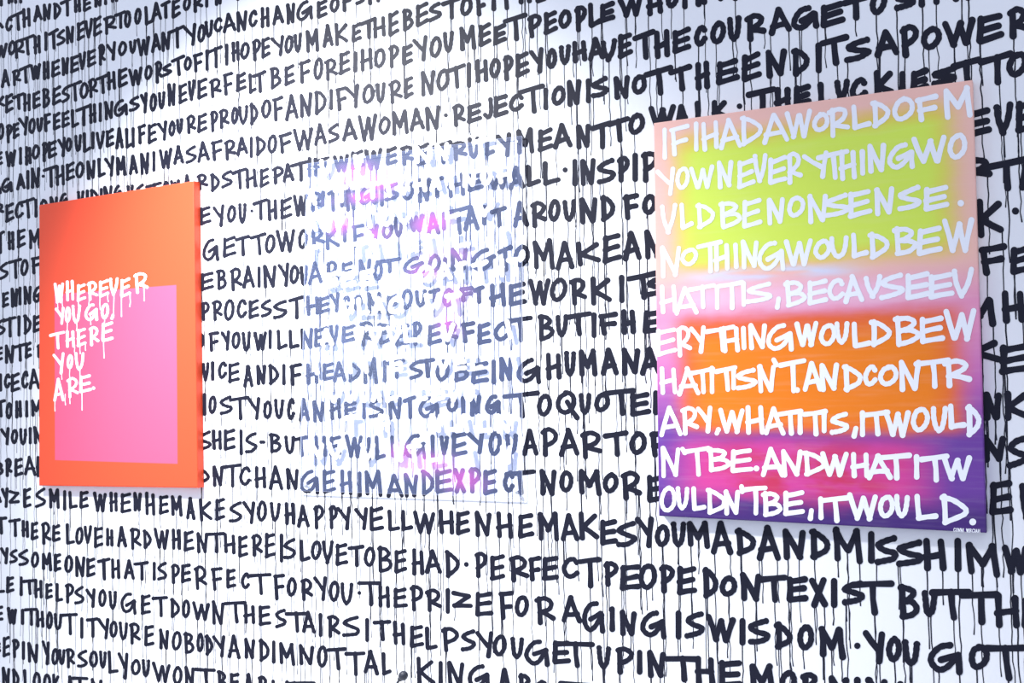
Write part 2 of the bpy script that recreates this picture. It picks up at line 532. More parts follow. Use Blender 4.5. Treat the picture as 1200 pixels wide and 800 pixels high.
# characters with their boxes, in pixels of the photograph: left/right/top/bottom
W_ROWS = {
    '0': 'I0.0/3.0/-12.0/7.6 N10.0/15.0/-12.0/5.0 M16.0/26.0/-16.0/4.4',
    'A': 'A-9.0/4.4/22.0/36.0 C6.0/15.0/19.0/37.0 T11.0/29.0/12.0/36.0 H26.0/36.0/9.0/33.0 A39.0/50.0/6.0/26.0 N50.0/60.0/4.0/25.0 D62.0/72.0/3.0/23.0 T70.0/86.0/-4.0/19.6 H86.4/95.0/-2.0/15.0 E97.0/107.0/-5.0/14.0 N110.0/120.0/-6.0/9.0 I122.4/125.0/-8.0/6.0 M130.0/138.0/-12.0/3.0',
    'B': 'W-7.0/9.0/50.0/69.0 O9.0/19.0/47.0/65.0 R15.6/29.0/46.0/69.0 T22.0/41.0/40.0/65.0 H39.0/48.0/41.0/64.0 I52.4/55.0/37.0/60.0 T56.0/69.0/33.0/58.0 S66.0/77.0/34.0/54.0 N77.0/87.0/30.0/52.0 E90.0/100.0/24.0/48.0 V99.0/109.0/21.0/45.0 E109.0/120.0/18.0/43.0 R121.0/137.0/18.0/41.0 T134.0/148.0/12.0/34.0 O145.0/154.0/12.0/33.0 O157.0/166.0/9.0/29.0 L169.0/181.0/7.0/30.0 A177.0/190.0/2.0/26.0 T188.0/200.0/0.0/22.0 E201.0/212.0/-2.0/22.0 O214.0/224.0/-5.0/13.0 R225.0/238.0/-8.0/15.0 I240.6/243.8/-14.0/9.0 N252.0/260.0/-12.0/7.0 T273.0/283.0/-12.0/1.0',
    'C': 'A1.0/12.0/81.0/103.0 R14.0/25.0/81.0/101.0 T22.0/37.0/75.0/98.0 W35.0/48.0/74.0/94.0 H50.0/58.0/71.0/94.0 E60.0/71.0/69.0/91.0 N72.0/81.0/67.0/89.0 E82.0/93.0/64.0/86.0 V92.0/101.0/60.0/82.0 E102.0/113.0/57.0/79.0 R115.0/124.0/51.0/77.0 Y124.0/136.0/48.0/71.0 O138.0/149.0/48.0/66.0 V151.0/160.0/46.0/63.0 W160.0/176.0/42.0/66.0 A177.0/189.0/39.0/62.0 N189.0/200.0/37.0/61.0 T196.0/217.0/29.0/57.0 Y215.0/230.0/27.0/54.0 O231.0/241.0/28.0/50.0 V239.6/250.0/23.0/44.0 C250.0/261.0/20.0/38.0 A261.0/277.0/15.0/39.0 N277.0/290.0/12.0/38.0 C291.0/302.0/11.0/32.0 H305.0/316.0/8.0/33.0 A319.0/333.0/6.0/30.0 N335.0/346.0/3.0/29.0 G347.0/367.0/0.0/25.0 E371.0/384.0/-1.0/22.0 O386.0/398.0/-4.0/15.0 F400.0/412.0/-12.0/14.0 S416.0/428.0/-12.0/6.0 T426.0/440.0/-14.0/6.0 I441.6/444.8/-12.0/3.0',
    'D': 'K-5.0/6.0/112.0/128.0 E6.0/16.0/109.0/133.0 T14.0/29.0/108.0/129.0 H27.0/36.0/109.0/131.0 E38.0/48.0/106.0/128.0 B49.0/59.0/103.0/127.0 E61.0/72.0/100.0/124.0 S72.0/82.0/100.0/121.0 T79.0/96.0/94.0/119.0 O93.0/104.0/96.0/116.0 R103.0/115.0/91.0/115.0 T112.0/128.0/86.0/110.0 H125.0/136.0/83.0/106.0 E138.0/150.0/79.0/103.0 W150.0/167.0/78.0/101.0 O169.0/179.0/76.0/94.0 R181.0/191.0/71.0/98.0 S190.0/202.0/74.0/90.0 T200.0/217.0/64.0/89.0 O215.0/225.0/66.0/83.0 F226.0/238.0/61.0/85.0 I240.8/244.2/58.0/83.0 T242.0/261.0/53.0/80.0 I264.0/267.4/51.0/77.0 H271.0/281.0/48.0/73.0 O281.0/293.0/49.0/70.0 P295.0/306.0/45.0/72.0 E306.0/317.0/43.0/69.0 Y317.0/333.0/41.0/66.0 O333.0/344.0/41.0/63.0 V344.0/354.0/38.0/62.0 M358.0/374.0/33.0/62.0 A378.0/391.0/28.0/56.0 K392.0/408.0/27.0/54.0 E412.0/424.0/26.0/50.0 T421.0/441.0/20.0/46.0 H437.0/452.0/19.0/45.0 E455.0/468.0/12.0/43.0 B471.0/485.0/10.0/37.0 E487.0/503.0/2.0/32.0 S502.0/518.0/2.0/26.0 T517.0/540.0/-4.0/23.0 O539.0/554.0/-4.0/19.0 F557.0/570.0/-8.0/19.0 I576.6/580.6/-12.0/13.0 T580.0/604.0/-14.0/12.0 M607.0/623.0/-16.0/5.0 E628.0/640.0/-18.0/4.0',
    'E': 'O-3.0/5.0/144.0/164.0 P7.0/15.0/145.0/168.0 E15.0/23.0/143.0/163.0 Y21.0/33.0/136.0/159.0 O33.0/42.0/138.0/157.0 V43.0/50.0/137.0/155.0 F51.0/60.0/132.0/155.0 E62.0/71.0/131.0/153.0 E72.0/82.0/129.0/150.0 L83.0/93.0/128.0/150.0 T88.0/107.0/122.0/148.0 H104.0/113.0/121.0/145.0 I116.0/119.0/120.0/143.0 N122.0/133.0/118.0/141.0 G133.0/150.0/116.0/137.0 S151.0/164.0/112.0/131.0 Y164.0/173.0/108.0/133.0 O175.0/184.0/109.0/131.0 V185.0/194.0/107.0/128.0 N196.0/206.0/97.0/125.0 E209.0/220.0/97.0/122.0 V220.0/229.0/93.0/118.0 E231.0/243.0/91.0/117.0 R245.0/260.0/91.0/115.0 F261.0/273.0/84.0/112.0 E276.0/289.0/84.0/108.0 L291.0/301.0/86.0/110.0 T295.0/312.4/82.0/109.0 B316.0/330.0/78.0/105.0 E333.0/346.0/75.0/101.0 F350.0/364.0/69.0/98.0 O367.0/379.0/67.0/94.0 R380.0/396.0/68.0/95.0 E397.0/411.0/59.0/88.0 I414.4/418.0/60.0/85.0 H422.0/437.0/56.0/84.0 O438.0/452.0/56.0/80.0 P455.0/468.0/52.0/80.0 E471.0/484.0/51.0/77.0 Y483.0/501.0/41.0/72.0 O503.0/518.0/42.0/68.0 V519.0/532.0/36.0/62.0 M538.0/558.0/29.0/60.0 E561.0/576.0/26.0/55.0 E578.0/594.0/27.0/53.0 T589.0/618.0/15.0/48.0 P618.0/635.0/16.0/45.0 E637.0/654.0/12.0/41.0 O654.0/670.0/11.0/34.0 P673.0/688.0/6.0/38.0 L689.0/706.0/3.0/33.0 E703.0/721.0/1.0/27.0 W724.0/753.0/-6.0/21.0 H757.0/777.0/-8.0/19.0 O780.0/796.0/-12.0/10.0 I800.0/805.2/-18.0/11.0 N816.0/829.0/-18.0/8.0 I842.4/846.4/-18.0/1.6 I859.6/863.6/-18.0/1.0',
    'F': 'E-4.0/3.0/177.0/195.0 W6.0/19.0/175.0/196.0 I22.4/25.6/172.0/193.0 H29.0/37.0/171.0/194.0 O37.0/47.0/169.0/187.0 P49.0/57.0/166.0/190.0 E56.0/67.0/164.0/186.0 Y67.0/77.0/160.0/184.0 O77.0/84.0/161.0/178.0 V87.0/96.0/157.0/178.0 L97.0/107.0/155.0/179.0 I107.0/110.4/154.0/175.0 V112.0/123.0/153.0/175.0 E124.0/134.0/150.0/173.0 A135.0/145.0/149.0/175.0 L148.0/153.6/150.0/174.0 I154.0/158.0/149.0/173.0 F161.0/171.0/145.0/169.0 E173.0/184.0/144.0/169.0 Y184.0/196.0/141.0/165.0 O197.0/206.0/141.0/160.0 V206.0/215.0/138.0/157.0 R218.0/230.0/134.0/157.0 E231.0/243.0/132.0/156.0 P246.0/256.0/129.0/155.0 R256.0/269.0/127.0/151.0 O271.0/279.0/125.0/146.0 V279.0/291.0/123.0/146.0 D292.0/303.0/120.0/147.0 O306.0/318.0/116.0/139.0 F319.0/332.0/112.0/142.0 A334.0/350.0/110.0/142.0 N351.0/366.0/108.0/138.0 D368.0/383.0/106.0/135.0 I386.6/389.6/104.0/129.0 F393.0/407.0/101.0/130.0 Y404.0/421.0/98.0/127.0 O424.0/439.0/98.0/122.0 V440.0/452.0/96.0/121.0 R455.0/472.0/93.0/122.0 E473.0/485.0/89.0/116.0 N493.0/510.0/82.0/113.0 O511.0/527.0/80.0/107.0 T523.0/546.0/74.0/104.0 I547.0/552.0/73.0/103.0 H557.0/572.0/69.0/97.0 O573.0/587.0/68.0/92.0 P589.0/602.0/64.0/95.0 E604.0/621.0/60.0/91.0 Y620.0/637.0/55.0/86.0 O640.0/653.0/56.0/81.0 V655.0/669.0/52.0/76.0 H670.0/688.0/47.0/74.0 A689.0/709.0/43.0/72.0 V704.0/723.0/45.0/73.0 E724.0/742.0/38.0/69.0 T741.0/768.4/34.0/70.0 H766.0/785.0/34.0/69.0 E788.0/810.0/31.0/63.0 C813.0/829.0/29.0/55.0 O832.0/851.0/24.0/52.0 V852.0/869.0/18.0/49.0 R872.0/898.0/15.0/49.0 A901.0/928.0/8.0/42.0 G927.0/960.0/6.0/36.0 E961.6/991.0/1.0/33.0 T986.0/1018.0/-7.0/24.0 O1019.0/1040.0/-12.0/18.0 S1048.0/1074.0/-14.0/13.0 I1077.2/1083.2/-16.0/9.0 I1094.4/1100.4/-16.0/6.0 M1116.0/1138.0/-16.0/2.0',
    'G': 'A-7.0/2.0/212.0/228.0 G1.0/15.0/208.0/226.0 A19.0/30.0/203.0/223.0 I31.0/34.4/199.0/222.0 N36.0/47.0/196.0/221.0 .48.8/52.4/204.4/208.4 T50.0/68.0/193.0/220.0 H65.0/76.0/193.0/218.0 E77.0/88.0/189.0/212.0 O88.0/99.0/189.0/209.0 N101.0/112.0/187.0/211.0 L114.0/124.0/185.0/208.0 Y122.0/134.0/182.0/207.0 M136.0/148.0/182.0/206.0 A151.0/162.0/181.0/205.0 N164.0/175.0/178.0/205.0 I178.6/182.0/177.0/201.0 W186.0/202.0/173.0/198.0 A203.0/216.0/170.0/193.0 S217.0/231.0/170.0/192.0 A231.0/246.0/165.0/191.0 F247.0/261.0/163.0/189.0 R262.0/277.0/163.0/188.0 A277.0/291.0/160.0/183.0 I292.4/296.4/160.0/185.0 D299.0/312.0/159.0/183.0 O313.0/325.0/157.0/180.0 F326.0/342.0/154.0/180.0 W343.0/367.0/149.0/177.0 A368.0/383.0/144.0/171.0 S384.0/398.0/144.0/168.0 A401.0/419.0/138.0/166.0 W419.0/442.0/133.0/166.0 O443.0/458.0/136.0/158.0 M459.0/479.0/128.0/159.0 A480.0/498.0/126.0/154.0 N498.0/516.0/123.0/154.0 .520.0/524.8/132.4/137.6 R530.0/546.0/121.0/149.0 E547.0/565.0/120.0/145.0 J566.0/578.0/114.0/140.0 E578.0/596.0/110.0/138.0 C596.0/614.0/109.0/131.0 T607.0/638.4/98.0/133.0 I637.4/641.6/103.0/129.0 O646.0/663.0/100.0/124.0 N664.0/681.0/93.0/125.0 I687.4/691.6/92.0/121.0 S692.0/714.0/89.0/115.0 N719.0/738.0/88.0/117.0 O740.0/758.0/87.0/111.0 T754.0/789.0/76.0/112.0 T783.0/811.0/75.0/107.0 H814.0/832.0/71.0/106.0 E839.0/867.0/68.0/100.0 E869.0/893.0/60.0/96.0 N897.0/922.0/57.0/92.0 D927.0/949.0/56.0/90.0 I956.0/962.8/50.0/86.0 T960.0/995.0/40.0/77.0 S989.0/1022.0/43.0/74.0 A1025.0/1054.0/34.0/68.0 P1054.0/1077.0/28.0/68.0 O1079.0/1104.0/30.0/59.0 W1104.0/1143.0/20.0/56.0 E1144.0/1177.0/15.0/52.0 R1180.0/1206.0/7.0/46.0',
    'H': 'R-6.0/5.0/238.0/254.0 E6.0/17.0/237.0/261.0 C17.0/28.0/236.0/256.0 T22.0/41.0/231.0/256.0 I40.0/44.0/233.0/255.0 O46.0/56.0/233.0/252.0 N58.0/68.0/230.0/250.0 G69.0/80.0/225.6/246.0 V90.0/99.0/223.0/244.0 I101.0/103.6/222.0/242.0 D105.0/116.0/221.0/242.0 I117.4/120.0/220.0/240.0 N121.0/132.0/217.0/239.0 G132.4/143.0/216.4/236.0 V148.0/157.0/216.0/234.0 S159.0/169.0/215.0/233.0 T170.0/190.0/212.4/233.0 O190.4/198.4/211.6/230.0 W199.0/211.0/210.0/232.0 A214.0/225.0/204.0/228.0 R230.0/244.0/203.0/223.0 D246.0/258.0/203.0/225.0 S259.0/273.0/199.0/221.0 T271.0/290.0/196.0/222.0 H287.0/301.0/197.0/221.0 E304.0/316.0/196.0/220.0 P319.0/333.0/194.0/216.0 A331.0/345.0/191.0/214.0 T340.0/363.6/187.0/213.0 H360.0/372.0/184.0/208.0 S369.0/388.0/183.0/198.0 W390.0/409.0/180.0/202.0 E411.0/427.0/175.0/199.0 W427.0/448.0/173.0/200.0 E452.0/466.0/171.0/194.0 R469.0/485.0/170.0/194.0 E488.0/504.0/167.0/195.0 T506.0/530.0/164.0/192.0 R529.0/548.0/165.0/189.0 V548.0/562.0/160.0/186.0 L568.0/580.0/160.0/183.0 Y581.0/599.0/155.0/184.0 M605.0/626.0/149.0/181.0 E630.0/649.0/149.0/178.0 A648.0/671.0/144.0/175.0 N675.0/692.0/145.0/175.0 T691.6/718.0/141.0/175.0 T711.0/738.4/136.0/167.0 O736.0/756.0/132.0/158.0 W760.0/792.0/122.0/154.0 A791.0/807.0/122.0/150.0 L814.0/832.0/118.0/148.0 K834.0/854.0/117.0/146.0 .863.6/869.6/121.4/127.4 T874.0/910.0/101.0/132.0 H907.0/927.0/102.0/132.0 E930.0/951.0/98.0/126.0 L958.0/976.0/96.0/128.0 V977.6/996.0/92.0/120.0 C995.6/1017.0/90.0/118.0 K1024.0/1048.0/82.0/116.0 I1054.0/1061.0/83.0/112.0 E1067.0/1089.0/79.0/110.0 S1091.0/1122.0/77.0/102.0 T1114.0/1151.0/66.0/106.0 T1146.0/1188.0/59.0/100.0 O1179.0/1205.0/60.0/91.0',
    'I': 'T-5.6/5.6/269.9/297.6 H9.0/16.9/270.6/293.1 E19.8/30.4/267.7/290.8 M33.7/48.3/267.2/292.0 E234.0/248.0/241.0/264.0 Y249.0/263.0/239.0/266.0 O265.6/277.0/240.0/261.0 V279.0/289.0/238.0/262.0 .293.0/297.0/245.0/249.0 T295.6/314.4/232.0/258.0 H313.0/325.0/233.0/259.0 E328.0/343.0/230.0/257.0 W343.0/361.0/227.0/254.0 R362.0/379.0/224.0/248.0 I376.6/380.0/223.0/242.0 T383.0/396.4/220.0/248.0 I398.6/402.4/220.0/243.0 N405.0/418.0/217.0/248.0 G420.0/441.0/216.0/240.0 I445.0/450.0/216.0/242.0 S450.0/468.0/213.0/236.0 O470.0/486.0/213.0/235.0 N489.0/505.0/208.0/238.0 T501.6/520.4/206.0/232.0 H524.0/545.0/202.0/232.0 E548.0/567.0/202.0/225.0 W571.0/595.0/202.0/223.0 A596.0/615.0/194.0/223.0 L616.0/634.0/193.0/219.0 L636.0/657.0/189.0/218.0 .659.0/665.4/196.0/202.0 I670.6/676.6/186.0/218.0 N680.0/698.0/185.0/218.0 S699.0/722.0/185.0/216.0 P723.0/738.0/182.0/214.0 I741.4/747.2/179.0/213.0 P751.0/772.0/177.0/214.0 E1131.2/1162.5/125.6/161.9 V1164.4/1187.5/118.8/159.4 E1190.0/1212.5/116.2/156.2',
    'J': 'S-1.1/10.1/306.6/327.9 T9.0/25.9/302.1/326.8 O23.6/33.7/303.2/323.4 F36.0/48.3/299.8/321.2 G237.0/257.0/279.0/306.0 E261.0/277.0/276.0/302.0 T275.0/293.0/275.0/300.0 T292.4/312.4/272.0/299.0 O310.0/323.0/274.0/297.0 W323.0/346.0/268.0/296.0 O349.0/361.0/268.0/292.0 R363.0/381.0/267.0/290.0 K381.0/398.0/265.0/293.0 I402.0/406.0/264.0/284.0 F412.0/427.0/262.0/290.0 Y430.0/444.0/262.0/284.0 O447.0/461.0/259.0/280.0 V461.0/473.0/254.0/278.0 W478.0/497.0/250.0/272.0 A500.0/516.0/248.0/276.0 I518.0/522.4/248.0/270.0 T522.4/552.0/240.0/275.0 A543.0/562.0/240.0/271.0 I565.0/570.0/240.0/264.0 T574.0/594.0/241.0/267.0 A601.0/620.0/235.0/267.0 R621.0/641.0/235.0/267.0 O642.0/657.0/233.0/260.0 V659.0/675.0/233.0/260.0 N679.0/700.0/231.0/263.0 D703.0/721.0/228.0/260.0 F730.0/749.0/226.0/258.0 O752.0/770.0/227.0/252.0 R1128.0/1163.0/184.0/215.0 T1149.6/1205.0/183.0/224.0 A1195.0/1212.0/185.0/223.0',
    'K': 'E2.2/10.8/341.4/360.5 N12.4/21.4/336.9/360.5 I22.0/24.7/335.8/357.6 N27.4/37.1/334.7/357.2 G38.2/50.6/334.7/354.9 E235.0/251.0/318.0/341.0 B253.0/266.0/315.0/340.0 R269.0/284.0/313.0/341.0 A284.0/299.0/311.0/338.0 I301.4/305.6/312.0/337.0 N308.0/324.0/310.0/338.0 Y325.0/339.0/307.0/336.0 O339.0/351.0/310.0/333.0 V351.6/360.0/310.0/335.0 A361.0/378.0/306.0/334.0 R382.0/397.0/305.0/334.0 E400.0/414.0/306.0/329.0 N420.0/435.0/303.0/330.0 O437.0/449.0/306.0/329.0 T440.0/470.0/301.0/320.0 G472.0/498.0/300.0/321.0 O501.0/517.0/297.0/320.0 I519.0/524.0/301.0/322.0 N528.0/548.0/290.0/318.0 G552.0/582.0/290.0/318.0 T582.4/601.0/287.0/318.0 O601.0/621.0/286.0/313.0 M624.0/650.0/279.0/316.0 A651.0/673.0/282.0/317.0 K675.0/704.0/283.0/312.0 E706.0/729.0/273.0/309.0 A730.0/752.0/270.0/306.0 N755.0/776.0/269.0/304.0 K1144.0/1176.4/233.0/279.0 .1185.6/1194.4/243.0/251.4',
    'L': 'S-4.5/6.7/372.9/393.2 T2.2/19.1/370.2/395.4 I20.7/23.6/369.5/394.3 D27.0/37.1/368.4/392.0 E38.2/49.5/368.4/389.8 P235.0/246.0/353.0/376.0 R248.0/261.0/351.0/376.0 O262.0/275.0/350.0/376.0 C277.0/290.0/350.0/373.0 E291.0/304.0/350.0/374.0 S305.0/319.0/350.0/372.0 S320.0/337.0/351.0/374.0 T337.6/356.4/346.0/374.0 H358.0/374.0/346.0/370.0 E373.0/387.0/346.0/368.0 Y386.0/398.0/342.0/366.0 C400.0/411.0/346.0/366.0 O413.0/425.0/345.0/364.0 M430.0/448.0/342.0/368.0 E453.0/467.0/344.0/370.0 O470.0/484.0/338.0/363.0 V486.0/500.0/339.0/360.0 T501.6/516.0/337.0/356.0 O518.0/533.0/337.0/360.0 F538.0/555.0/335.0/354.0 T554.0/568.0/334.0/356.0 H573.0/593.0/331.0/360.0 E596.0/617.0/330.0/359.0 W619.0/645.0/326.0/358.0 O644.0/665.0/325.0/354.0 R667.0/688.0/325.0/358.0 K692.0/717.0/324.0/358.0 I725.0/732.0/322.0/355.0 T733.6/771.0/317.0/351.0 S757.0/782.0/322.0/348.0 F1147.0/1180.0/285.0/323.0 E1184.0/1210.0/287.0/322.0',
    'M': 'E-4.5/3.4/405.7/423.7 N5.6/16.9/403.5/426.0 T15.7/30.4/401.7/423.7 E29.2/37.1/400.1/420.4 R42.7/52.8/402.4/419.2 O231.0/240.0/390.0/408.0 F244.0/257.0/388.0/412.0 Y258.6/269.6/387.0/411.0 O271.0/282.0/388.0/409.0 V283.0/294.0/388.0/412.0 W297.0/313.0/388.0/411.0 I315.0/318.0/386.0/409.0 L324.0/337.0/386.0/410.0 L338.0/351.0/386.0/409.0 N352.0/367.0/384.0/410.0 E368.0/386.0/382.0/407.0 V386.0/397.0/380.0/406.0 E400.0/417.0/380.0/402.0 R421.0/439.0/376.0/406.0 B442.0/460.0/378.0/404.0 E463.0/480.0/379.0/406.0 P483.0/495.0/376.0/405.0 E501.0/518.0/378.0/405.0 R519.0/537.0/376.0/404.0 F540.0/557.0/376.0/402.0 E559.0/576.0/377.0/404.0 C578.0/597.0/376.0/400.0 T592.0/624.4/369.6/401.0 B630.0/650.0/368.0/400.0 V651.0/666.0/368.0/395.0 T661.0/693.6/364.4/394.0 I692.8/699.2/366.0/396.0 F701.0/724.0/365.0/393.0 H728.0/745.0/362.0/392.0 E753.0/782.0/362.0/391.0 M1130.0/1167.2/348.0/383.0 H1173.6/1201.6/340.0/379.0',
    'N': 'I-1.1/2.2/437.2/458.6 C4.5/12.4/437.2/455.2 E12.4/23.6/436.1/459.7 C24.7/33.7/433.8/455.2 A33.7/47.2/431.6/456.3 V237.0/245.0/424.0/447.0 I247.6/251.0/423.0/446.0 C255.0/266.0/423.0/444.0 E267.0/281.0/424.0/449.0 A285.0/297.0/427.0/454.0 N300.0/312.0/427.0/451.0 D314.0/327.0/426.0/451.0 I330.6/334.6/426.0/451.0 F339.0/354.0/425.0/452.0 H358.0/373.0/425.0/451.0 E378.0/392.0/424.0/446.0 A390.0/406.0/423.0/448.0 D407.0/423.0/423.0/448.0 M425.0/443.0/418.0/450.0 I448.6/453.0/422.0/448.0 T453.0/475.0/420.0/444.0 S479.0/496.0/421.0/445.0 T490.0/510.0/419.0/443.0 O510.0/527.0/421.0/447.0 B530.0/550.0/422.0/448.0 E552.0/573.0/423.0/450.0 I576.0/581.0/421.0/450.0 N585.0/601.0/418.0/447.0 G605.0/634.0/419.0/450.0 H639.0/658.0/413.0/445.0 V661.0/675.0/411.0/441.0 M678.0/700.0/408.0/441.0 A704.0/725.0/407.0/440.0 N728.0/750.0/407.0/440.0 A750.0/775.0/406.0/440.0 K1132.0/1174.0/398.0/428.0 E1171.0/1206.0/402.0/439.0',
    'O': 'T-6.7/6.7/467.6/488.9 O6.3/14.6/471.0/491.2 H18.0/25.2/468.7/490.1 I29.2/33.3/468.7/488.9 M36.0/49.5/467.6/488.9 I238.0/241.6/460.0/487.0 O244.0/254.0/463.0/485.0 S257.0/273.0/463.0/486.0 T268.0/292.4/463.6/492.0 Y290.0/305.0/465.0/492.0 O308.0/319.0/469.0/491.0 V321.0/333.0/467.0/491.0 C336.0/346.0/466.0/492.0 A350.0/363.0/466.0/494.0 N366.0/380.0/469.0/495.0 H386.0/400.0/465.0/492.0 E403.0/419.0/470.0/489.0 I424.0/429.0/465.0/491.0 S432.0/450.0/465.0/490.0 N454.0/471.0/463.0/492.0 T472.0/488.0/463.0/491.0 G490.0/515.0/464.0/490.0 O523.0/537.0/464.0/483.0 I540.6/545.0/464.0/488.0 N550.0/564.0/462.0/488.0 G568.0/587.0/462.0/486.0 T588.4/632.4/457.6/490.0 O629.0/647.0/461.0/488.0 Q651.0/679.0/457.0/492.0 V678.0/693.0/460.0/486.0 O696.0/715.0/459.0/483.0 T707.0/745.0/454.4/487.0 E738.0/763.0/459.0/488.0 I765.6/771.2/457.0/486.0 N1152.0/1174.0/459.0/493.0 K1177.0/1206.0/458.0/493.0',
    'P': 'Y0.0/11.2/500.2/521.5 O12.4/21.4/502.4/520.4 V22.5/31.5/501.3/521.5 I33.7/37.1/500.2/520.4 N38.7/50.6/499.1/520.4 S232.0/248.0/504.0/528.0 H248.0/260.0/503.0/527.0 E262.0/276.0/502.0/528.0 I280.0/285.0/503.0/533.0 S287.0/302.0/506.0/531.0 -304.0/311.0/516.0/519.6 B315.0/330.0/507.0/531.0 V333.0/346.0/510.0/532.0 T344.0/361.0/510.0/535.0 H368.0/383.0/510.0/536.0 E386.0/400.0/510.0/535.0 W404.0/425.0/509.0/537.0 I430.0/434.4/512.0/540.0 L439.0/452.0/510.0/539.0 L457.0/474.0/510.0/536.0 G473.0/500.0/508.0/538.0 I504.0/510.0/509.0/538.0 V515.0/526.0/510.0/533.0 E529.0/548.0/506.0/535.0 Y547.0/567.0/505.0/532.0 O572.0/588.0/505.0/534.0 V592.0/607.0/508.0/532.0 A612.0/631.0/502.0/534.0 P633.0/654.0/500.0/535.0 A655.0/679.0/501.0/535.0 R680.0/706.0/504.0/538.0 T706.4/736.4/504.0/535.0 O737.0/758.0/505.0/533.0 F761.0/784.0/504.0/536.0 N1150.0/1179.0/509.0/542.0 S1180.0/1206.0/510.0/549.0',
    'Q': 'B-4.5/4.5/540.7/557.5 R5.6/14.6/536.2/558.7 E16.9/27.0/536.2/558.7 A28.1/42.7/533.9/557.5 K42.7/51.7/533.9/558.7 D234.0/246.0/549.0/567.0 N249.0/262.0/545.0/570.0 T259.6/283.6/542.6/571.0 C280.0/294.0/546.0/569.0 H298.0/312.0/546.0/572.0 A315.0/332.0/545.0/574.0 N335.0/350.0/548.0/574.0 G351.0/374.0/550.0/579.0 E378.0/394.0/550.0/578.0 H398.0/413.0/550.0/580.0 I419.0/424.0/552.0/582.0 M427.0/448.0/550.0/582.0 A453.0/473.0/555.0/583.0 N473.0/490.0/554.0/583.0 D493.0/509.0/550.0/581.0 E510.0/531.0/549.0/578.0 X531.0/546.0/548.0/578.0 P549.0/564.0/547.0/578.0 E566.0/583.0/549.0/580.0 C589.0/603.0/551.0/577.0 T591.0/627.6/549.6/580.0 N632.0/652.0/549.0/581.0 O655.0/672.0/551.0/577.0 M678.0/705.0/549.0/581.0 O706.0/725.0/553.0/578.0 R727.0/752.0/551.0/586.0 E758.0/784.0/555.0/589.0 E1159.6/1187.6/562.4/603.6 V1195.0/1212.0/566.0/610.0',
    'R': 'A-9.0/2.0/573.0/589.0 Y1.0/10.0/571.0/595.0 Z10.0/23.0/574.0/590.0 E27.0/37.0/571.0/595.0 S41.0/54.0/571.0/595.0 M57.0/70.0/572.0/596.0 I74.0/77.4/574.0/598.0 L80.0/91.0/575.0/596.0 E93.0/104.0/575.0/596.0 W109.0/125.0/576.0/600.0 H128.0/138.0/576.0/600.0 E141.0/154.0/577.0/601.0 N156.0/166.0/576.0/599.0 H170.0/182.0/576.0/604.0 E186.0/198.0/580.0/603.0 M200.0/214.0/580.0/605.0 A218.0/229.0/582.0/609.0 K233.0/249.0/584.0/611.0 E252.0/264.0/583.0/610.0 S268.0/284.0/587.0/612.0 Y284.0/299.0/587.0/614.0 O301.0/313.0/586.0/611.0 V316.0/329.0/588.0/611.0 H333.0/346.0/588.0/615.0 A348.0/363.0/591.0/618.0 P367.0/380.0/591.0/620.0 P385.0/396.0/591.0/620.0 Y394.0/411.0/593.0/621.0 Y415.0/431.0/594.0/621.0 E433.0/450.0/593.0/622.0 L454.0/469.0/597.0/622.0 L470.0/484.0/597.0/622.0 W484.0/510.0/598.0/626.0 H514.0/532.0/596.0/626.0 E534.0/551.0/598.0/627.0 N556.0/576.0/598.0/629.0 H581.0/601.0/599.0/631.0 E607.0/626.0/601.0/631.0 M630.0/655.0/599.0/634.0 A657.0/679.0/601.0/634.0 K678.0/702.0/599.0/633.0 E703.0/724.0/608.0/639.0 S722.0/747.0/610.0/641.0 Y744.0/766.0/605.0/642.0 O767.0/785.0/614.0/641.0 V786.0/804.0/611.0/641.0 M805.0/832.0/610.0/643.0 A833.0/859.0/610.0/650.0 D861.0/886.0/618.0/651.0 A887.0/915.0/615.0/657.0 N917.0/944.0/619.0/656.0 D948.0/973.0/619.0/656.0 M976.0/1011.0/617.0/661.0 I1017.0/1025.0/622.0/660.0 S1025.0/1053.0/627.0/662.0 S1050.0/1083.0/632.0/664.0 H1080.0/1109.0/630.0/669.0 I1118.0/1127.0/630.0/670.0 M1132.0/1172.0/635.0/677.0 W1174.0/1206.0/638.0/674.0',
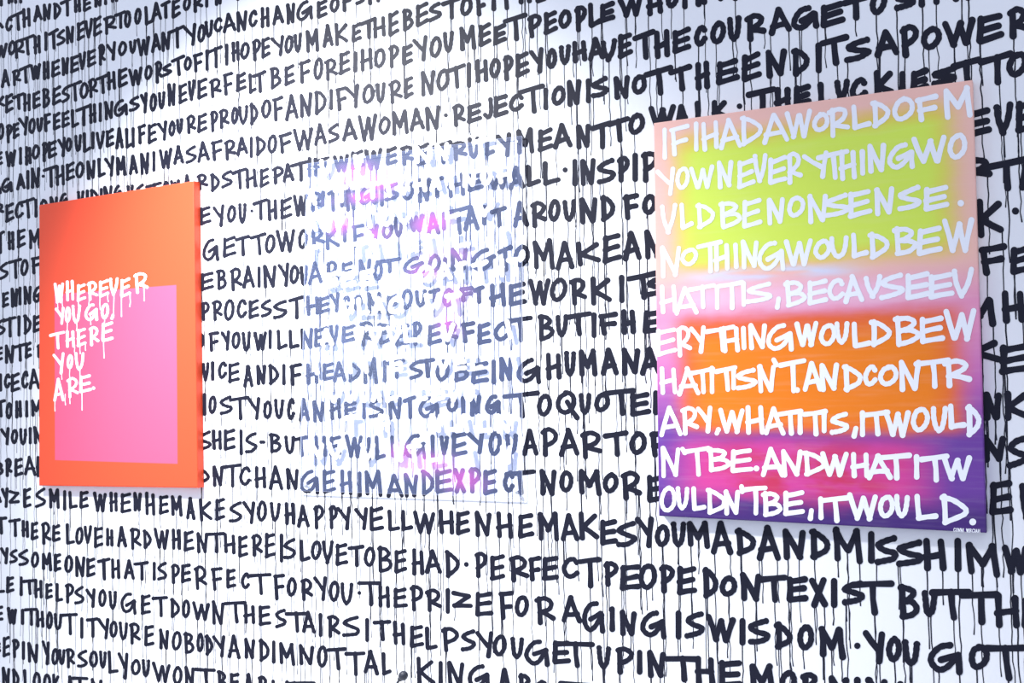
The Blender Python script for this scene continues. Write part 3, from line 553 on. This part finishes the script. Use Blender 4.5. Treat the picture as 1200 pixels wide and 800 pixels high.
    'S': 'T-7.0/8.4/605.0/626.0 T9.6/24.4/607.0/629.0 H25.0/34.0/609.0/630.0 E36.0/45.0/611.0/633.0 R48.0/60.0/611.0/638.0 E61.0/71.0/614.0/635.0 L77.0/88.0/613.0/638.0 O88.0/98.0/617.0/638.0 V98.0/108.0/615.0/637.0 E110.0/121.0/617.0/642.0 H124.0/133.0/618.0/640.0 A137.0/149.0/616.0/641.0 R152.0/166.0/618.0/644.0 D167.0/178.0/620.0/643.0 W180.0/198.0/618.0/644.0 H201.0/212.0/619.0/644.0 E215.0/228.0/621.0/646.0 N230.0/244.0/623.0/648.0 T242.0/264.0/623.0/648.0 H262.0/276.0/624.0/649.0 E279.0/291.0/627.0/653.0 R294.0/308.0/625.0/652.0 E310.0/323.0/624.0/654.0 I327.6/332.0/625.0/659.0 S332.0/347.0/630.0/655.0 L351.0/364.0/632.0/658.0 O364.0/377.0/633.0/656.0 V377.0/391.0/633.0/661.0 E393.0/408.0/636.0/663.0 T407.0/427.0/638.0/664.0 O426.0/440.0/640.0/664.0 B442.0/460.0/639.0/671.0 E462.0/477.0/643.0/672.0 H482.0/497.0/642.0/674.0 A498.0/518.0/643.0/672.0 D521.0/539.0/644.0/677.0 .543.6/549.2/658.0/664.0 P556.0/571.0/646.0/677.0 E574.0/592.0/649.0/680.0 R596.0/620.0/650.0/682.0 F619.0/634.0/651.0/681.0 E635.0/655.0/651.0/680.0 C658.0/679.0/652.0/678.0 T676.6/704.4/652.4/689.0 P707.0/725.0/657.0/687.0 E726.0/751.0/661.0/692.0 O748.0/770.0/660.0/691.0 P772.0/791.0/661.0/695.0 E793.0/817.0/663.0/697.0 D823.0/842.0/664.0/701.0 O843.0/864.0/674.0/699.0 N867.0/892.0/670.0/705.0 T888.0/923.0/673.0/706.0 E922.0/947.0/675.0/706.0 X948.0/970.0/676.0/712.0 I973.6/981.2/677.0/712.0 S986.0/1014.0/680.0/709.0 T996.0/1048.0/680.0/721.0 B1052.0/1078.0/684.0/726.0 V1080.0/1099.0/691.0/723.0 T1089.0/1139.0/689.6/727.0 T1123.6/1171.6/692.6/732.0 H1165.0/1195.0/694.0/736.0 I1197.6/1205.0/700.0/736.0',
    'T': 'A-9.0/0.4/642.0/661.0 Y0.0/10.0/641.0/661.0 S11.0/21.0/643.0/660.0 S21.0/34.0/643.0/663.0 O36.0/46.0/646.0/665.0 M49.0/61.0/647.0/669.0 E63.0/72.0/648.0/670.0 O75.0/86.0/650.0/671.0 N88.0/100.0/651.0/676.0 E101.0/112.0/653.0/676.0 T113.6/129.6/653.0/680.0 H130.0/141.0/654.0/678.0 A145.0/158.0/655.0/679.0 T156.6/174.4/657.0/680.0 I179.0/182.4/658.0/680.0 S184.0/196.0/658.0/680.0 P200.0/211.0/660.0/684.0 E212.0/224.0/660.0/683.0 R227.0/243.0/662.0/691.0 F247.0/261.0/664.0/692.0 E265.0/277.0/666.0/689.0 C282.0/293.0/670.0/690.0 T291.0/318.4/671.0/697.0 F320.0/334.0/672.0/703.0 O336.0/348.0/676.0/699.0 R352.0/367.0/677.0/704.0 Y367.0/383.0/675.0/704.0 O385.0/398.0/680.0/705.0 V399.0/414.0/682.0/709.0 T418.6/446.4/680.6/710.0 .418.8/423.2/692.0/696.8 H443.0/457.0/685.0/712.0 E461.0/478.0/688.0/712.0 P480.0/496.0/685.0/716.0 R498.0/518.0/689.0/717.0 I522.4/527.0/689.0/719.0 Z529.0/554.0/692.0/712.0 E557.0/578.0/693.0/722.0 F584.0/602.0/692.0/726.0 O603.0/620.0/697.0/723.0 R626.0/651.0/698.0/732.0 A658.0/682.0/697.0/730.0 G682.0/709.0/704.0/742.0 I714.2/720.6/710.0/740.0 N726.0/746.0/714.0/745.0 G750.0/781.0/715.0/749.0 I791.8/798.2/715.0/749.0 S802.0/826.0/716.0/748.0 W827.0/862.0/719.0/753.0 I866.8/873.2/724.0/756.0 S876.0/903.0/724.0/755.0 D907.0/929.0/728.0/761.0 O934.0/954.0/731.0/762.0 M959.0/991.0/733.0/773.0 .1000.8/1008.4/752.6/760.2 Y1011.0/1037.0/738.0/778.0 O1038.0/1057.0/745.0/776.0 V1057.0/1078.0/749.0/780.0 G1087.0/1128.0/752.0/791.0 O1135.0/1160.0/754.0/785.0 T1152.4/1203.0/755.0/798.0',
    'U': 'L-5.0/6.0/680.0/695.0 E7.0/17.0/675.0/695.0 I23.6/26.0/675.0/698.0 T26.0/42.4/678.0/697.0 H40.0/50.0/678.0/701.0 E53.0/62.0/683.0/702.0 L65.0/74.0/683.0/705.0 P76.0/87.0/683.0/707.0 S87.0/99.0/686.0/708.0 Y100.0/112.0/689.0/712.0 O115.0/125.0/690.0/711.0 V127.0/137.0/692.0/714.0 G141.0/160.0/694.0/720.0 E165.0/177.0/696.0/720.0 T177.6/197.0/698.0/723.0 D199.0/211.0/700.0/724.0 O213.0/223.0/702.0/724.0 W225.0/246.0/704.0/727.0 N248.0/263.0/703.0/732.0 T261.6/289.0/704.0/730.0 H285.0/299.0/707.0/731.0 E303.0/318.0/709.0/733.0 S322.0/336.0/713.0/736.0 T333.6/360.4/716.0/741.0 A354.0/370.0/715.0/742.0 I373.0/378.0/718.0/746.0 R383.0/399.0/720.0/747.0 S401.0/422.0/721.0/746.0 I428.0/432.4/724.0/752.0 T436.6/458.4/726.0/751.0 H460.0/475.0/727.0/756.0 E480.0/497.0/732.0/759.0 L498.0/513.0/734.0/761.0 P517.0/538.0/734.0/764.0 S540.0/558.0/737.0/763.0 Y557.0/578.0/739.0/771.0 O577.0/594.0/743.0/769.0 V598.0/614.0/746.0/772.0 G614.0/644.0/749.0/781.0 E647.0/669.0/750.0/778.0 T650.0/697.0/751.0/782.4 V699.0/716.0/756.0/784.0 P721.0/743.0/757.0/790.0 I746.8/752.2/761.0/790.0 N758.0/780.0/761.0/794.0 T778.0/819.0/767.6/799.0 H814.0/838.0/768.0/803.0 E842.0/870.0/773.0/806.0 M878.0/908.0/777.0/814.0 O913.0/934.0/785.0/812.0 R938.0/960.0/787.0/818.0 N971.0/995.0/791.0/820.0 I1001.6/1007.6/793.0/820.0 N1014.0/1040.0/793.0/820.0 I1052.0/1058.0/798.0/820.0',
    'V': 'E-6.0/4.0/709.0/728.0 W8.0/20.0/711.0/732.0 I25.0/28.0/713.0/732.0 T28.0/44.4/712.0/733.0 H42.0/52.0/714.0/735.0 O54.0/62.0/716.0/737.0 V63.0/73.0/718.0/738.0 T71.6/91.2/718.0/744.0 I94.2/97.4/723.0/748.0 T100.6/115.6/723.0/747.0 Y114.0/128.0/724.0/749.0 O128.0/138.0/727.0/747.0 V139.0/150.0/728.0/750.0 R151.0/165.0/729.0/755.0 E169.0/181.0/732.0/757.0 N186.0/198.0/736.0/761.0 O201.0/213.0/739.0/762.0 B215.0/228.0/740.0/766.0 O230.0/239.0/741.0/764.0 D240.0/250.0/743.0/768.0 Y248.4/264.0/744.0/770.0 A267.0/282.0/743.0/772.0 N286.0/299.0/747.0/772.0 D303.0/316.0/748.0/775.0 I318.8/322.6/750.0/777.0 M327.0/346.0/752.0/780.0 N350.0/368.0/754.0/779.0 O371.0/384.0/756.0/782.0 T382.4/406.4/758.0/785.0 T403.6/428.4/763.0/792.0 A426.0/444.0/761.0/791.0 L447.0/459.0/764.0/791.0 K488.0/510.0/769.0/802.0 I513.8/518.8/774.0/806.0 N524.0/544.0/774.0/806.0 G548.0/575.0/778.0/810.0 A584.0/600.0/782.0/814.0 B607.0/624.0/788.0/820.0 O626.0/644.0/796.0/820.0 T654.0/702.0/797.6/820.0',
    'W': 'E-8.0/1.0/752.0/764.0 E3.0/12.0/745.0/770.0 P14.0/23.0/748.0/771.0 I25.8/29.0/751.0/773.0 N32.0/45.0/752.0/777.0 Y48.6/58.4/750.0/779.0 O60.0/69.0/759.0/779.0 V69.0/76.0/760.0/779.0 R77.0/88.0/759.0/783.0 S90.0/103.0/761.0/782.0 O104.0/115.0/762.0/782.0 V116.0/125.0/762.0/783.0 L126.0/139.0/762.0/789.0 Y137.6/150.4/764.0/796.0 O153.0/165.0/772.0/791.0 V166.0/176.0/772.0/793.0 W178.0/200.0/775.0/800.0 O202.0/214.0/780.0/802.0 N216.0/228.0/780.0/804.0 T227.0/253.0/782.0/806.0 B254.0/267.0/785.0/812.0 E269.0/281.0/788.0/810.0 A286.0/297.0/788.0/814.0 R302.0/314.0/791.0/818.0 L318.0/328.0/796.0/820.0 E334.0/348.0/797.0/820.0 T346.0/370.0/798.0/820.0',
    'X': 'N2.0/12.0/781.0/804.0 D14.0/23.0/783.0/806.0 L27.0/38.0/784.0/810.0 O38.0/48.0/787.0/808.0 O50.0/60.0/789.0/810.0 K61.0/70.0/789.0/814.0 A78.0/86.4/791.0/814.0 T83.6/103.6/792.6/816.0 N106.0/120.0/794.0/816.0',
}
L_ROWS = {
    '1': 'W63.0/75.0/331.0/355.6 H77.0/87.0/328.0/353.0 E90.0/101.0/332.0/353.6 R102.0/115.0/329.0/352.4 E116.0/128.0/327.0/348.4 V128.0/139.0/325.0/346.4 E141.0/153.4/325.0/348.4 R156.4/174.0/319.0/344.0',
    '2': 'Y64.4/75.6/359.6/380.4 O76.0/83.0/359.0/378.0 V84.0/95.0/357.0/379.0 G99.0/115.0/355.6/376.0 O118.0/128.0/355.0/374.0 ,129.6/134.0/367.6/374.4',
    '3': 'T57.6/76.4/387.6/409.4 H77.0/88.0/387.0/407.4 E90.0/101.4/384.0/406.4 R104.0/116.4/382.0/405.4 E119.0/133.0/376.6/400.4',
    '4': 'Y61.6/75.6/412.6/438.4 O78.0/86.0/415.0/432.4 V87.6/99.0/412.6/434.4',
    '5': 'A62.6/75.6/442.6/470.4 R78.0/92.4/441.6/466.4 E93.0/107.4/438.6/460.4 .107.6/111.6/452.6/456.6',
}
R_ROWS = {
    '1': 'I776.1/781.9/149.5/187.1 F784.2/808.1/145.1/183.1 I813.0/818.8/142.5/177.5 H821.8/842.3/140.8/177.5 A842.8/869.7/138.1/175.8 D867.1/893.9/135.5/171.4 A893.5/924.9/132.0/169.6 W919.8/951.6/127.3/163.0 O951.6/972.1/131.1/154.8 R969.1/996.2/125.0/161.8 L997.6/1021.3/122.4/152.5 D1020.0/1043.5/117.7/150.4 O1045.4/1072.0/112.8/142.5 F1072.0/1099.5/109.8/142.9 M1105.8/1139.7/99.6/140.2',
    '2': 'Y768.4/791.0/195.5/229.5 O791.5/808.5/195.0/222.5 W807.8/837.0/192.9/221.6 N840.2/859.2/187.7/221.6 E863.8/885.5/185.4/221.6 V882.2/899.5/179.3/214.6 E900.0/922.8/181.5/216.4 R920.7/940.6/177.5/216.4 Y939.9/970.9/176.3/209.4 T956.5/995.4/174.5/210.8 H982.8/1004.1/175.4/212.0 I1006.9/1014.6/174.9/205.9 N1016.5/1038.2/167.5/203.2 G1039.6/1072.0/166.7/198.9 W1068.2/1109.1/157.9/191.9 O1110.2/1133.6/155.3/187.1',
    '3': 'V773.7/793.6/238.0/274.3 L796.4/812.9/237.5/269.4 D814.8/838.2/237.5/268.5 B841.9/869.7/235.8/268.5 E869.9/893.4/231.9/267.6 N898.8/919.6/231.0/264.1 O922.4/943.8/228.8/255.0 N946.0/970.0/227.0/262.4 S963.9/996.2/225.8/255.4 E993.8/1022.5/221.4/256.2 N1024.4/1047.9/218.2/253.3 S1051.5/1080.2/216.5/247.5 E1082.2/1112.6/216.5/247.5 .1122.1/1129.8/234.0/241.9',
    '4': 'N773.7/798.0/287.9/326.2 O797.3/818.1/290.0/311.9 T815.7/847.0/280.9/320.1 H835.8/854.9/284.4/318.4 I857.7/867.1/284.4/314.9 N868.2/889.0/280.9/315.7 G887.4/920.5/282.1/317.5 W918.9/952.5/279.2/312.2 O953.0/974.4/279.5/304.5 V971.9/994.5/275.7/303.5 L997.3/1018.1/272.5/302.6 D1016.5/1042.6/271.3/304.4 B1045.4/1075.9/265.2/300.0 E1074.3/1104.7/264.3/300.0 W1104.0/1141.5/254.7/296.5',
    '5': 'H772.8/793.6/333.4/367.9 A790.6/818.6/335.5/369.6 T805.9/839.1/331.7/362.1 I837.7/843.3/333.8/363.0 T840.2/872.4/328.2/363.0 I868.2/874.8/329.4/359.5 S873.4/905.6/329.9/356.0 ,908.2/915.2/347.4/362.6 B918.0/945.9/328.2/360.4 E946.0/970.4/326.4/357.7 C969.3/990.1/325.5/352.5 A988.5/1012.9/321.2/356.0 V1012.2/1033.9/321.2/349.9 S1030.5/1061.0/319.4/351.6 E1061.2/1090.7/317.7/351.6 E1088.3/1118.7/318.5/350.7 V1115.4/1141.5/312.4/349.9',
    '6': 'E769.1/793.6/383.8/417.7 R792.0/811.1/381.2/418.6 Y807.8/826.9/381.2/414.2 T825.6/861.9/380.3/412.5 H845.4/867.1/382.0/413.4 I867.3/875.9/382.0/409.9 N876.9/898.6/378.5/409.9 G897.9/930.1/378.5/411.6 W931.2/959.0/375.9/406.4 O959.6/980.5/378.5/405.5 V978.0/995.4/376.3/403.7 L998.2/1021.6/376.8/408.1 D1018.3/1045.2/374.2/406.4 B1046.3/1079.4/369.8/406.4 E1077.8/1107.4/369.8/402.9 W1105.8/1144.1/361.0/400.2',
    '7': 'H772.8/793.6/429.3/462.4 A793.8/820.7/429.3/464.1 T806.9/837.9/429.6/461.5 I831.4/837.4/428.8/461.5 T837.0/864.1/427.9/458.9 I856.8/862.7/428.8/457.1 S862.0/888.1/431.0/457.1 N887.4/909.1/426.7/460.6 q904.0/912.6/418.8/430.0 T911.9/945.0/419.7/460.6 .930.8/937.5/453.4/460.3 A940.8/964.2/423.2/458.9 N960.4/983.1/424.9/458.9 D986.8/1011.1/426.7/459.7 C1011.3/1028.6/426.7/452.7 O1028.8/1053.1/426.7/452.7 N1053.3/1079.4/421.4/458.9 T1070.8/1114.4/418.8/455.4 R1104.0/1138.9/419.7/454.5',
    '8': 'A772.8/799.7/475.1/511.9 R797.3/819.0/475.6/510.1 Y815.7/834.7/475.1/507.5 ,837.5/844.4/500.7/510.1 W841.9/872.4/477.9/508.4 H873.4/896.0/474.7/509.2 A895.3/920.5/476.1/510.1 T909.6/941.1/479.1/510.1 I934.7/940.6/480.0/509.2 T939.9/970.0/479.1/511.0 I963.0/968.6/480.0/507.5 S972.6/995.4/482.3/509.2 ,998.0/1005.9/498.9/513.6 I1007.8/1013.7/480.9/511.9 T1008.7/1043.1/480.0/511.0 W1034.9/1067.1/479.6/512.7 O1067.3/1089.9/476.5/506.6 V1090.9/1110.9/475.6/507.5 L1111.0/1132.7/472.6/503.1 D1131.2/1150.2/473.3/511.9',
    '9': 'N774.5/797.1/522.5/560.0 q797.3/805.0/523.4/532.9 T800.6/832.6/522.5/558.2 B827.9/856.6/523.4/553.0 E855.9/882.9/525.2/553.9 .883.0/889.9/545.3/552.1 A891.8/919.6/523.4/559.1 N915.4/940.6/526.0/559.1 D939.9/968.3/527.8/558.2 W961.4/994.5/528.7/559.1 H996.4/1019.0/529.5/560.0 A1015.7/1046.1/531.3/562.6 T1029.1/1068.5/530.4/562.6 I1070.8/1077.6/532.2/561.7 T1076.9/1112.6/531.3/565.2 W1103.2/1138.9/532.2/563.5',
    '10': 'O772.8/792.7/568.9/600.2 V792.0/807.6/569.8/597.6 L810.4/827.7/569.8/598.5 D827.0/851.4/571.5/602.9 N848.0/867.1/573.3/603.7 q866.4/872.4/567.2/578.4 T868.5/899.5/568.9/603.7 B891.8/917.0/575.0/605.5 E918.0/943.2/574.2/604.6 ,946.9/953.7/595.2/609.9 I958.3/965.6/581.5/609.0 T960.0/996.4/580.3/612.5 W992.9/1028.6/576.8/610.7 O1028.8/1048.7/579.4/607.2 V1048.0/1066.2/578.5/607.2 L1071.7/1099.5/578.5/609.9 D1101.4/1135.4/578.5/615.1 .1135.7/1144.1/607.4/615.3',
}


def wall_slope(px, py):
    a = wall_point(px, py)
    qx, qy = wall_pixel(a + Vector((0.05, 0, 0)))
    return (qy - py) / (qx - px)


# ------------------------------------------------------------------ the wall and its mural
X0, X1, ZT = -7.5, 4.0, 3.9
wall = mesh_obj('wall_back', [(X0, 0, 0), (X1, 0, 0), (X1, 0, ZT), (X0, 0, ZT), (X0, 0.12, 0), (X1, 0.12, 0), (X1, 0.12, ZT), (X0, 0.12, ZT)],
                [(0, 1, 2, 3), (5, 4, 7, 6), (4, 0, 3, 7), (1, 5, 6, 2), (3, 2, 6, 7), (4, 5, 1, 0)], M_WALL)
tag(wall, 'white wall covered in rows of black hand-painted capital letters with long paint drips', 'wall', kind='structure')
floor = mesh_obj('floor', [(X0, -5.5, 0), (X1, -5.5, 0), (X1, 0, 0), (X0, 0, 0), (X0, -5.5, -0.1), (X1, -5.5, -0.1), (X1, 0, -0.1), (X0, 0, -0.1)],
                 [(0, 1, 2, 3), (7, 6, 5, 4), (4, 5, 1, 0), (5, 6, 2, 1), (6, 7, 3, 2), (7, 4, 0, 3)], M_FLOOR)
tag(floor, 'pale concrete floor', 'floor', kind='structure')

STROKE = [(0, 1.75), (220, 1.9), (450, 2.2), (700, 2.95), (850, 3.35), (1000, 3.6), (1180, 3.85)]
rng = random.Random(11)
for ri, (row, text) in enumerate(W_ROWS.items()):
    ink, runs = Ink(), Ink()
    depth = -0.0005 - 0.00002 * ri
    for ch, x0, x1, yt, yb in parse(text):
        xm, ym = (x0 + x1) / 2, (yt + yb) / 2
        r = lerp_table(STROKE, xm)
        put = lambda a, b: wall_point(a, b, depth)
        lows = letter(ink, rng, ch, x0, x1, yt, yb, r, put, wall_slope(xm, ym))
        for lx, ly in lows:
            k = 1 if rng.random() < 0.80 else 0
            if rng.random() < 0.10:
                k += 1
            for q in range(k):
                p = wall_point(lx + rng.uniform(-0.5, 0.5) * r, ly + r * 0.4)
                length = rng.choice((0.06, 0.10, 0.15, 0.22, 0.30)) * rng.uniform(0.8, 1.25)
                drip(runs, rng, p.x, p.z, length, rng.uniform(0.85, 1.25) * (0.00115 + 0.0006 * xm / 1200), depth + 0.0003)
    rowobj = ink.build('lettering_row', M_BLACK, wall)
    if runs.v:
        runs.build('paint_drip', M_DRIP, rowobj)

# ------------------------------------------------------------------ stretched canvases
DEPTH = 0.037


def box_from_quad(quad, y_back):
    """Corners TL TR BR BL of a front face (world points) extruded back to the depth y_back, edges rounded."""
    c = sum(quad, Vector()) / 4
    e = 0.004
    front_in = [q + (c - q).normalized() * e * 1.4 for q in quad]
    front_mid = [q + Vector((0, e * 0.3, 0)) + (c - q).normalized() * e * 0.4 for q in quad]
    side = [q + Vector((0, e, 0)) for q in quad]
    back = [Vector((q.x, y_back, q.z)) for q in quad]
    vs = front_in + front_mid + side + back
    fs = [(0, 3, 2, 1)]
    for l in range(3):
        for k in range(4):
            k2 = (k + 1) % 4
            fs.append((l * 4 + k, l * 4 + k2, l * 4 + 4 + k2, l * 4 + 4 + k))
    fs.append((12, 13, 14, 15))
    return vs, fs


def quad_uv(vs, quad):
    x0, x1 = min(q.x for q in quad), max(q.x for q in quad)
    z0, z1 = min(q.z for q in quad), max(q.z for q in quad)
    return [((v.x - x0) / (x1 - x0), (v.z - z0) / (z1 - z0)) for v in vs]


def canvas_thing(name, corners, mat_fn, label):
    quad = [wall_point(px, py, -DEPTH) for px, py in corners]
    base = (quad[2] + quad[3]) / 2
    t = thing(name, (base.x, -DEPTH / 2, base.z), label, 'painting')
    vs, fs = box_from_quad(quad, -0.0028)
    o = mesh_obj('canvas', vs, fs, mat_fn(quad), t, uvs=quad_uv(vs, quad))
    return t, quad


def orange_mat(quad):
    q = [wall_point(*p, -DEPTH) for p in ((64, 347), (206.6, 331.5), (208, 541.5), (64.3, 540.5))]
    uv = quad_uv(q, quad)
    return make_orange(((uv[0][0] + uv[3][0]) / 2, (uv[1][0] + uv[2][0]) / 2, (uv[2][1] + uv[3][1]) / 2, (uv[0][1] + uv[1][1]) / 2))


left, lq = canvas_thing('canvas_painting', [(45.7, 240), (226.8, 211.7), (231.3, 571.6), (45.6, 568.9)], orange_mat,
                        'orange stretched canvas with a pink square and dripping white words wherever you go')
right, rq = canvas_thing('canvas_painting', [(765.8, 143.9), (1139.4, 93.3), (1155.9, 624.4), (771.9, 604.5)], lambda q: make_field(),
                         'large stretched canvas in yellow-green, pink, orange and purple covered in white capitals')


def canvas_letters(rows, parent, radius, seed, drips):
    """White lettering, one part per line of text; drips = (line, x, y0, y1) in pixels."""
    rng = random.Random(seed)
    y = -DEPTH - 0.0006
    for ri, text in enumerate(rows.values()):
        ink = Ink()
        for ch, x0, x1, yt, yb in parse(text):
            put = lambda a, b: wall_point(a, b, y)
            letter(ink, rng, ch, x0, x1, yt, yb, radius((x0 + x1) / 2), put, wall_slope((x0 + x1) / 2, (yt + yb) / 2), 0.025)
        for line, dx, dy0, dy1 in drips:
            if line == ri:
                a, b = wall_point(dx, dy0, y), wall_point(dx, dy1, y)
                drip(ink, rng, a.x, a.z, a.z - b.z, 0.0032, y + 0.0002)
        ink.build('white_lettering', M_WHITE, parent)


Z5 = lambda x, a, b: (0 if a < 215 else 1 if a < 345 and x != 245 or x == 380 else 2 if a < 500 else 3 if a < 640 else 4, 30 + x / 5, 310 + a / 5, 310 + b / 5)
canvas_letters(L_ROWS, left, lambda x: 1.6, 3, [Z5(*d) for d in (
    (188, 200, 255), (215, 200, 245), (310, 190, 240), (372, 190, 232), (436, 170, 262), (482, 170, 215), (517, 160, 306), (562, 170, 302),
    (612, 170, 243), (692, 110, 210), (245, 330, 392), (300, 330, 385), (380, 300, 350), (462, 300, 345), (287, 470, 525), (318, 460, 520),
    (350, 460, 500), (457, 430, 545), (212, 620, 670), (258, 590, 672), (318, 600, 700), (172, 780, 856), (232, 760, 820), (258, 760, 812),
    (330, 730, 850))])
canvas_letters(R_ROWS, right, lambda x: 2.4 + 0.75 * (x - 770) / 370, 5, [])

# the small signature in the lower right corner of the large canvas
sig = Ink()
rs = random.Random(8)
sx = 1117.2
for ch in 'CONNI':
    wd = 2.7 if ch != 'I' else 1.0
    letter(sig, rs, ch, sx, sx + wd, 618.2 + (sx - 1117) * .05, 622.8 + (sx - 1117) * .05, 0.38, lambda a, b: wall_point(a, b, -DEPTH - 0.0006), 0.03)
    sx += wd + 0.15
sx += 2.4
for ch in 'WIRCIAH':
    wd = 2.7 if ch != 'I' else 1.0
    letter(sig, rs, ch, sx, sx + wd, 618.2 + (sx - 1117) * .05, 622.8 + (sx - 1117) * .05, 0.38, lambda a, b: wall_point(a, b, -DEPTH - 0.0006), 0.03)
    sx += wd + 0.15
sig.build('signature', M_WHITE, right)

# ------------------------------------------------------------------ clear acrylic panel on stand-offs
PF, PB = -0.017, -0.012
pq = [wall_point(px, py, PF) for px, py in ((359, 191.5), (611.5, 159), (611.5, 583), (351, 575))]
bm_ = (pq[2] + pq[3]) / 2
panel = thing('acrylic_panel', (bm_.x, PF, bm_.z), 'clear glossy acrylic panel with white writing and pink spray, between the two canvases', 'panel')
px0, px1, pz0, pz1 = min(q.x for q in pq), max(q.x for q in pq), min(q.z for q in pq), max(q.z for q in pq)


def panel_uv(px, py):
    p = wall_point(px, py, PF)
    return (p.x - px0) / (px1 - px0), (p.z - pz0) / (pz1 - pz0)


for (px, py, rx, ry) in ((415, 205, 38, 26), (448, 212, 30, 22), (420, 232, 45, 16), (398, 262, 22, 22), (505, 262, 32, 24), (450, 272, 30, 20),
                         (520, 300, 40, 18), (500, 318, 30, 16), (535, 350, 30, 24), (532, 378, 34, 24), (500, 545, 55, 22), (540, 562, 45, 22), (470, 530, 24, 16)):
    a, b = panel_uv(px, py)
    c, d = panel_uv(px + rx, py - ry)
    PATCHES.append((a, b, c - a, abs(d - b)))
M_PANEL = make_panel()
M_EDGE = plain('polished_acrylic_edge', (0.86, 0.88, 0.95), 0.2, 0.5)
vs = list(pq) + [Vector((q.x, PB, q.z)) for q in pq]
fs = [(0, 3, 2, 1)] + [(k, (k + 1) % 4, (k + 1) % 4 + 4, k + 4) for k in range(4)]
mesh_obj('clear_sheet', vs, fs, [M_PANEL, M_EDGE], panel, uvs=quad_uv(vs, pq), mat_ids=[0, 1, 1, 1, 1])
for (px, py) in ((366, 197), (605.5, 166), (605.5, 577), (358, 569.5)):
    c = wall_point(px, py, PF)
    tv, tf = tube([(c.x, -0.0028, c.z), (c.x, PF - 0.001, c.z), (c.x, PF - 0.003, c.z)], [0.006, 0.006, 0.0045], 16)
    o = mesh_obj('standoff', tv, tf, M_STEEL, panel)

# white handwriting on the panel, loose strokes over the wall's letters
rng = random.Random(21)
yy = PF - 0.0006
put = lambda a, b: wall_point(a, b, yy)
u_rows = 11
for k in range(u_rows):
    v = 0.955 - k * 0.086
    ink = Ink()
    u = 0.05
    while u < 0.93:
        wd = rng.uniform(0.045, 0.075)
        c = Vector((px0 + u * (px1 - px0), yy, pz0 + v * (pz1 - pz0)))
        x0, yb = wall_pixel(c)
        x1, _ = wall_pixel(c + Vector((wd * (px1 - px0), 0, 0)))
        _, yt = wall_pixel(c + Vector((0, 0, 0.066)))
        if rng.random() < 0.66:
            letter(ink, rng, rng.choice('ILTHUEAVNIO'.replace('U', 'V')), x0, x1, yt, yb, 2.5, put, wall_slope(x0, yb), 0.06)
        u += wd + rng.uniform(0.006, 0.02)
    ink.build('white_lettering', M_WHITE, panel)

# ------------------------------------------------------------------ small black microphone head on a thin bent neck
c = wall_point(472.5, 791.5, -0.055)
ax = Vector((0.72, -0.25, 0.62)).normalized()
mic = thing('gooseneck_microphone', (c.x - 0.075, -0.045, c.z - 0.20), 'small dark ball-headed microphone on a thin bent neck below the letters TAL', 'microphone')
R = 0.0165
path, rad = [], []
for i in range(11):
    a = math.pi * i / 10
    path.append(c - ax * (R * 1.15 * math.cos(a)))
    rad.append(max(R * math.sin(a), 0.0012))
tv, tf = tube(path, rad, 18)
mesh_obj('microphone_head', tv, tf, M_MIC, mic, smooth=True)
tv, tf = tube([c - ax * 0.030, c - ax * 0.026, c - ax * 0.012], [0.006, 0.0085, 0.011], 16)
mesh_obj('collar', tv, tf, M_CABLE, mic, smooth=True)
b0 = c - ax * 0.028
nk = spline([tuple(b0), tuple(b0 + Vector((-0.016, 0.004, -0.022))), tuple(b0 + Vector((-0.03, 0.008, -0.06))), tuple(b0 + Vector((-0.038, 0.012, -0.12))), tuple(b0 + Vector((-0.04, 0.014, -0.20)))], 6)
tv, tf = tube(nk, [0.0042] * len(nk), 10)
mesh_obj('neck', tv, tf, M_CABLE, mic, smooth=True)
